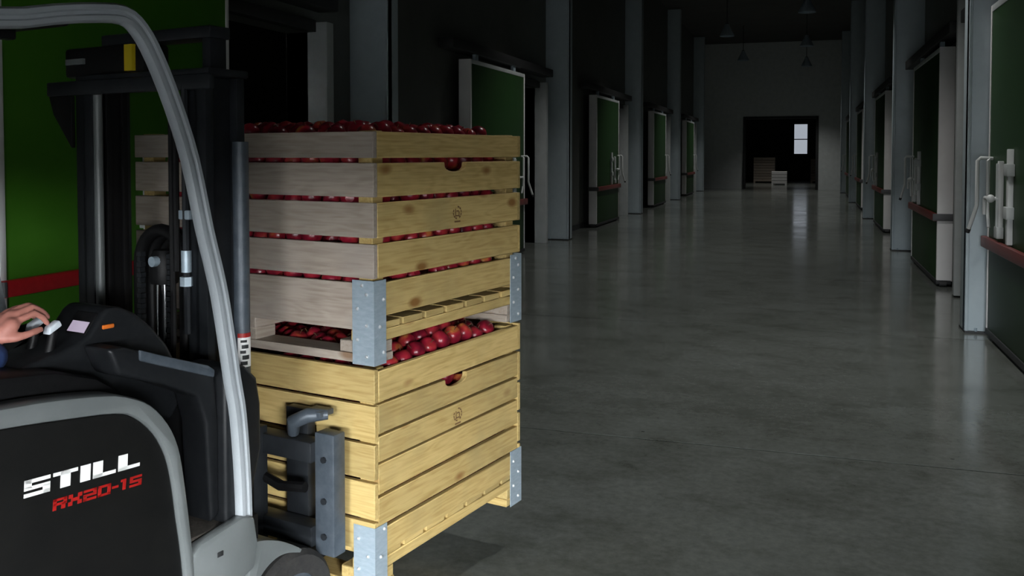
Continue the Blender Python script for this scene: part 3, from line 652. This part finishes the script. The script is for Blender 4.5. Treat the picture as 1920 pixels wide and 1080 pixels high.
# seat
MB().box(-1.52, -1.06, .46, .92, 1.10, 1.17).build('seat_cushion', 'black', FK, bevel=.03, seg=3)
MB().prism([(-1.60, 1.12), (-1.50, 1.12), (-1.56, 1.55), (-1.60, 1.66), (-1.68, 1.66), (-1.68, 1.5)], .47, .91).build('seat_back', 'black', FK, bevel=.03, seg=3)
# overhead guard: two swept front pillars continuing into the roof rails
ctr = spline([(-.474,.44), (-.469,.55), (-.473,.715), (-.488,.907), (-.508,1.018), (-.528,1.138), (-.552,1.271), (-.577,1.37), (-.605,1.47), (-.652,1.664), (-.708,1.815), (-.765,1.935), (-.812,2.005), (-.862,2.036), (-.95,2.030), (-1.05,2.013), (-1.2,1.985), (-1.6,1.965), (-2.0,1.96)], 3)
hw = .025
prof = [(-hw, .010), (-hw+.006, 0), (-.008, -.001), (-.004, .006), (.004, .006), (.008, -.001), (hw-.006, 0), (hw, .010), (hw, .026), (hw-.006, .034), (-hw+.006, .034), (-hw, .026)]
g1 = MB().sweep([(u, V0+.005, z) for u, z in ctr], prof, (0, 1, 0)).build('guard_pillar', 'silver_light', FK, smooth=True)
g2 = MB().sweep([(u, V1-.04, z) for u, z in ctr], prof, (0, 1, 0)).build('guard_pillar', 'silver_light', FK, smooth=True)
for v in (V0+.005, V1-.04):
    MB().sweep([(-2.0, v, 1.96), (-2.10, v, 1.93), (-2.16, v, 1.80), (-2.12, v, 1.12)], prof, (0, 1, 0)).build('rear_pillar', 'silver_light', FK, smooth=True)
MB().box(-2.06, -1.98, V0+.03, V1-.03, 1.935, 1.985).build('roof_crossbar', 'black', FK, bevel=.01)
MB().box(-1.06, -1.0, V0+.03, V1-.03, 1.99, 2.03).build('roof_crossbar', 'black', FK, bevel=.01)
for k in range(5):
    v = V0+.22+k*.185; MB().box(-2.0, -1.03, v-.018, v+.018, 1.965, 2.0).build('roof_bar', 'black', FK, bevel=.006)
# mast: two channel uprights with inner rails
def upright(v, s, nm='mast_upright', fr=-.170):
    m = MB().box(-.372, fr, v-.012, v+.012, .07, 1.93)
    m.box(-.372, -.338, v-.045, v+.045, .07, 1.93).box(fr-.035, fr, v-.045, v+.045, .07, 1.93)
    return m.build(nm, 'mast', FK, bevel=.005)
ur = upright(.42, 1, fr=-.205); ul = upright(.985, -1, fr=-.215)
for v, s in ((.42, 1), (.985, -1)):
    iv = v + s*.040
    MB().box(-.325, -.238, iv-.012, iv+.012, .10, 1.90).box(-.325, -.300, iv-.02, iv+.02, .10, 1.90).box(-.262, -.238, iv-.02, iv+.02, .10, 1.90).build('inner_rail', 'black', FK, bevel=.004)
MB().cyl((-.262, .338, .93), (-.262, .338, 1.72), .026, 18).build('lift_cylinder', 'mast_worn', FK, smooth=True)
MB().cyl((-.352, .935, .25), (-.352, .935, 1.90), .016, 14).build('lift_cylinder', 'silver', FK, smooth=True)
MB().cyl((-.262, .338, .25), (-.262, .338, .95), .032, 18).build('cylinder_barrel', 'black', FK, smooth=True)
# decal on the right upright
def wrap(nm, m, z0, z1, r, a0, a1, parent):          # curved label on the lift cylinder
    n = 8; P_ = [(-.262+rr*math.cos(R(a0+(a1-a0)*i/n)), .338+rr*math.sin(R(a0+(a1-a0)*i/n))) for rr, rng in ((r, range(n+1)), (r-.004, range(n, -1, -1))) for i in rng]
    return MB().prism(P_, z0, z1, 'z').build(nm, m, parent)
dc = wrap('mast_decal', 'white_decal', .985, 1.082, .0275, 195, 300, FK)
wrap('decal_band', 'red_decal', 1.082, 1.096, .0277, 195, 300, dc)
for z0, h_, a0, a1 in ((.992, .012, 215, 262), (1.010, .014, 225, 275), (1.030, .010, 212, 250), (1.046, .012, 222, 270), (1.066, .008, 215, 258)): wrap('decal_mark', 'dark', z0, z0+h_, .0280, a0, a1, dc)
# cross members
MB().box(-.395, -.372, .33, 1.16, 1.885, 1.935).build('mast_crosshead', 'mast', FK, bevel=.006)
MB().box(-.372, -.20, .36, 1.03, 1.93, 1.955).build('mast_top_plate', 'mast', FK, bevel=.006)
MB().prism([(1.03, 1.885), (1.155, 1.885), (1.13, 1.82), (1.03, 1.70)], -.390, -.372, 'x').build('mast_gusset', 'black', FK, bevel=.004)
MB().box(-.385, -.345, .36, 1.03, .50, .60).build('lower_crosshead', 'mast', FK, bevel=.006)
MB().box(-.33, -.22, .72, 1.15, 1.955, 2.06).build('valve_block', 'black', FK, bevel=.012)
MB().box(-.345, -.329, .76, .80, 1.965, 2.055).build('yellow_label', 'yellow', FK)
MB().box(-.34, -.329, 1.03, 1.13, 2.0, 2.02).build('pale_plate', 'silver', FK)
MB().box(-.31, -.22, .42, .97, 2.06, 2.10).build('inner_crosshead', 'mast', FK, bevel=.006)
for v in (.45, .935): MB().box(-.30, -.23, v-.02, v+.02, 1.90, 2.07).build('inner_mast_head', 'mast', FK, bevel=.005)
# centre free-lift cylinder with hose loop
fc = MB().cyl((-.28, VC, 1.02), (-.28, VC, 1.245), .029, 20).build('piston_rod', 'chrome', FK, smooth=True)
MB().cyl((-.28, VC, .30), (-.28, VC, 1.03), .050, 20).build('free_lift_barrel', 'black', FK, smooth=True)
MB().tube([(-.28, VC, 1.235), (-.28, VC, 1.25), (-.28, VC, 1.32), (-.28, VC, 1.35)], [.045, .048, .048, .035], 18).build('piston_head', 'black', FK, smooth=True)
MB().cyl((-.34, VC-.01, 1.315), (-.31, VC-.01, 1.315), .018, 12).build('head_bolt', 'galv', FK, smooth=True)
for k, (du, rr) in enumerate(((-.02, .115), (.02, .105), (.055, .095))):
    pts = [(-.28+du, VC-.015+rr, .9), (-.28+du, VC-.015+rr, 1.2)] + [(-.28+du, VC-.015+rr*math.cos(R(a)), 1.30+rr*1.05*math.sin(R(a))) for a in range(0, 181, 15)] + [(-.28+du, VC-.015-rr, 1.2), (-.28+du, VC-.015-rr, .9)]
    MB().tube(pts, .022, 10).build('hydraulic_hose', 'black', FK, smooth=True)
for v in (VC-.075, VC+.075):
    n = 22
    for k in range(n): MB().box(-.325, -.305, v-.011 if k % 2 else v-.007, v+.011 if k % 2 else v+.007, .95+k*.018, .95+k*.018+.015).build('chain_link', 'mast', FK)
for (u, v, z0, z1) in ((-.385, .50, 1.30, 1.90), (-.385, .52, .95, 1.90)):
    MB().cyl((u, v, z0), (u, v, z1), .010, 8).build('hose', 'black', FK, smooth=True)
MB().tube([(-.385, .455, 1.90), (-.385, .455, 1.45), (-.385, .452, 1.10)], .012, 8).build('hose', 'mast', FK, smooth=True)
cf = MB().cyl((-.385, .455, 1.30), (-.385, .455, 1.37), .017, 10).build('hose_fitting', 'galv', FK, smooth=True)
MB().cyl((-.385, .455, 1.255), (-.385, .455, 1.285), .021, 6).build('fitting_nut', 'galv', cf)
MB().box(-.395, -.375, .43, .48, 1.47, 1.50).build('hose_clamp', 'galv', FK, bevel=.003)
MB().box(-.30, -.28, .535, .56, 1.14, 1.18).build('green_label', 'green_label', FK)
# carriage with end plates and fork shanks
for v0_, v1_ in ((.088, .172), (1.208, 1.292)):
    ep = MB().box(-.105, -.045, v0_, v1_, .335, .748).build('carriage_end_plate', 'mast_worn', FK, bevel=.006)
    for z in (.40, .52, .66): MB().cyl((-.112, (v0_+v1_)/2, z), (-.104, (v0_+v1_)/2, z), .011, 8).build('plate_bolt', 'mast', ep)
MB().box(-.125, -.055, .17, 1.21, .645, .715).build('carriage_bar', 'mast', FK, bevel=.006)
MB().box(-.125, -.055, .17, 1.21, .36, .43).build('carriage_bar', 'mast', FK, bevel=.006)
for v in (.42, .96): MB().box(-.165, -.10, v-.03, v+.03, .34, .74).build('carriage_roller_plate', 'mast', FK, bevel=.005)
for v in (.30, 1.08):
    fk = MB().prism([(-.052, .252), (-.052, .80), (-.012, .80), (-.012, .295), (.9, .295), (.9, .283), (.0, .252)], v-.05, v+.05).build('fork', 'mast', FK, bevel=.004)
MB().tube([(-.10, .27, .73), (-.12, .25, .775), (-.10, .20, .80), (-.06, .15, .80)], [.02, .026, .026, .018], 10).build('fork_latch', 'mast_worn', FK, smooth=True)
MB().box(-.10, -.03, .15, .23, .795, .815).build('latch_plate', 'mast_worn', FK, bevel=.004)
MB().tube([(-.10, .42, .56), (-.13, .30, .55), (-.12, .2, .56)], .018, 8).build('carriage_hose', 'black', FK, smooth=True)
# wheels and fenders
def wheel(u, v, r, w, nm):
    t = MB()
    n = 36; prof_ = [(-w/2, r*.62), (-w/2, r*.90), (-w/2+.018, r*.985), (-w*.2, r), (w*.2, r), (w/2-.018, r*.985), (w/2, r*.90), (w/2, r*.62)]
    vs = []; fs = []
    for i in range(n):
        a = 2*math.pi*i/n
        for b, rr in prof_: vs.append((u+rr*math.cos(a), v+b, r+rr*math.sin(a)))
    k = len(prof_)
    for i in range(n):
        for j in range(k): fs.append((i*k+j, i*k+(j+1) % k, ((i+1) % n)*k+(j+1) % k, ((i+1) % n)*k+j))
    ty = t.add(vs, fs).build(nm, 'rubber', FK, smooth=True)
    MB().cyl((u, v-w/2+.01, r), (u, v+w/2-.01, r), r*.62, 28).build('wheel_rim', 'mast_worn', ty, smooth=True)
    MB().cyl((u, v-w/2-.005, r), (u, v+w/2+.005, r), r*.22, 16).build('wheel_hub', 'mast', ty, smooth=True)
    for q in range(6):
        a = 2*math.pi*q/6; MB().cyl((u+r*.4*math.cos(a), v-w/2-.004, r+r*.4*math.sin(a)), (u+r*.4*math.cos(a), v+w/2+.004, r+r*.4*math.sin(a)), .011, 6).build('wheel_nut', 'galv', ty)
for v in (.215, 1.165): wheel(-.25, v, .202, .17, 'front_tyre')
for v in (.24, 1.14): wheel(-1.72, v, .20, .14, 'rear_tyre')
for v in (V0+.0, V1-.20):
    fo = spline([(-.47, .520), (-.41, .508), (-.34, .480), (-.285, .447), (-.245, .418)], 4)
    fi = spline([(-.252, .410), (-.31, .430), (-.36, .432), (-.41, .412), (-.45, .372), (-.47, .33)], 4)
    MB().prism(fo + fi, v, v+.20).build('front_fender', 'silver', FK, bevel=.004)

# ------------------------------------------------------------ driver (mostly outside the frame; the hand rests on the levers)
PR = thing('person', 'driver in a dark blue jacket with a hand on the forklift levers', 'person', O, HEAD)
def remesh(o, vox, it=4):
    m = o.modifiers.new('remesh', 'REMESH'); m.mode = 'VOXEL'; m.voxel_size = vox; m.use_smooth_shade = True
    s = o.modifiers.new('smooth', 'SMOOTH'); s.factor = .5; s.iterations = it
hip = Vector((-1.40, VC, 1.25)); sh = Vector((-1.44, VC, 1.57))
def jc(mb, a, b, r0, r1): mb.capsule(a, b, r0, r1, 16)
shR, shL = (-1.43, .51, 1.55), (-1.43, .87, 1.55)
elR, wrR = (-1.36, .385, 1.245), (-1.105, .368, 1.190)
elL, wrL = (-1.22, .93, 1.33), (-.97, .95, 1.21)
def hand(mb, wr, dirv, s, flip):
    pass
body = MB()
jc(body, hip, sh, .13, .13); body.capsule((-1.44, VC, 1.57), (-1.42, VC, 1.69), .06, .055)
# head with face
hc = Vector((-1.39, VC, 1.775)); body.sphere(hc, .098, .078, .118, 20, 14).sphere(hc+Vector((.03, 0, -.055)), .062, .055, .062)
body.capsule(hc+Vector((.092, 0, .005)), hc+Vector((.112, 0, -.03)), .010, .014).sphere(hc+Vector((.085, 0, -.068)), .014, .024, .009)
for s in (-1, 1): body.sphere(hc+Vector((-.005, s*.078, -.005)), .022, .010, .034)
for a, b, c in ((shR, elR, wrR), (shL, elL, wrL)): jc(body, a, b, .047, .038); jc(body, b, c, .037, .026)
# right hand: palm arched over the levers, four fingers and thumb
def finger(mb, pts, r0, r1):
    for k in range(len(pts)-1):
        q0 = r0 + (r1-r0)*k/(len(pts)-1); q1 = r0 + (r1-r0)*(k+1)/(len(pts)-1); mb.capsule(pts[k], pts[k+1], q0, q1, 10)
w = Vector(wrR)
palm = [(-1.035, .338, 1.245), (-1.030, .400, 1.252)]
body.capsule(w, (-1.05, .365, 1.225), .027, .026); body.capsule((-1.06, .35, 1.222), palm[0], .022, .019); body.capsule((-1.06, .385, 1.225), palm[1], .022, .019)
body.capsule(palm[0], palm[1], .019, .019); body.capsule((-1.045, .368, 1.235), (-1.02, .368, 1.262), .024, .018)
kn = [(-1.010, .334, 1.258), (-1.006, .357, 1.270), (-1.006, .380, 1.274), (-1.012, .402, 1.268)]
for k, (p, L) in enumerate(zip(kn, (.80, .95, 1.0, .9))):
    u, v, z = p
    finger(body, [(-1.04, .345+.017*k, 1.245), p, (u+.040*L, v-.002, z+.010), (u+.066*L, v-.003, z-.004), (u+.082*L, v-.003, z-.022)], .0105, .0078)
finger(body, [(-1.065, .34, 1.215), (-1.035, .318, 1.215), (-1.000, .312, 1.222), (-.972, .318, 1.226)], .0125, .0088)
# left hand on the steering wheel
body.capsule(wrL, (-.91, .95, 1.165), .026, .028)
for k in range(4): 
    v = .915+.022*k
    finger(body, [(-.91, v, 1.165), (-.87, v, 1.150), (-.855, v, 1.115), (-.875, v, 1.090)], .010, .008)
finger(body, [(-.93, .925, 1.165), (-.90, .90, 1.14), (-.875, .895, 1.11)], .012, .009)
# legs
for s in (-1, 1):
    h_ = (-1.38, VC+s*.10, 1.24); k_ = (-.95, VC+s*.13, 1.08) if s > 0 else (-.97, VC+s*.08, 1.10); a_ = (-.72, VC+s*.10, .70)
    jc(body, h_, k_, .078, .055); jc(body, k_, a_, .052, .036); jc(body, a_, (-.60, VC+s*.11, .645), .034, .03)
bo = body.build('body', 'skin', PR, smooth=True); remesh(bo, .0055, 3)
jk = MB(); jc(jk, hip+Vector((0, -.04, -.02)), (-1.44, VC-.05, 1.49), .155, .15); jc(jk, hip+Vector((0, .04, -.02)), (-1.44, VC+.05, 1.49), .155, .15)
jk.capsule((-1.44, VC-.12, 1.54), (-1.44, VC+.12, 1.54), .085, .085)
cuR = Vector((-1.085, .350, 1.172)); cuL = Vector(elL).lerp(Vector(wrL), .9)
for a, b, c in ((shR, elR, cuR), (shL, elL, cuL)): jc(jk, a, b, .068, .054); jc(jk, b, c, .054, .041)
jo = jk.build('jacket', 'navy', PR, smooth=True); remesh(jo, .009, 3)
tj = MB()
for s in (-1, 1):
    h_ = (-1.38, VC+s*.10, 1.235); k_ = (-.95, VC+s*.13, 1.08) if s > 0 else (-.97, VC+s*.08, 1.10); a_ = (-.735, VC+s*.10, .73)
    jc(tj, h_, k_, .092, .070); jc(tj, k_, a_, .066, .052)
tj.capsule((-1.39, VC-.1, 1.24), (-1.39, VC+.1, 1.24), .10, .10)
to = tj.build('trousers', 'trouser', PR, smooth=True); remesh(to, .011, 3)
for s in (-1, 1):
    sh_ = MB(); sh_.capsule((-.74, VC+s*.10, .645), (-.56, VC+s*.115, .632), .042, .034).build('shoe', 'shoe', PR, smooth=True)
hr = MB(); hr.sphere(hc+Vector((-.014, 0, .025)), .100, .085, .108, 20, 12); ho = hr.build('hair', 'hair', PR, smooth=True)
for s in (-1, 1): MB().sphere(hc+Vector((.083, s*.032, .008)), .012, .014, .009).build('eye', 'eye', PR, smooth=True)
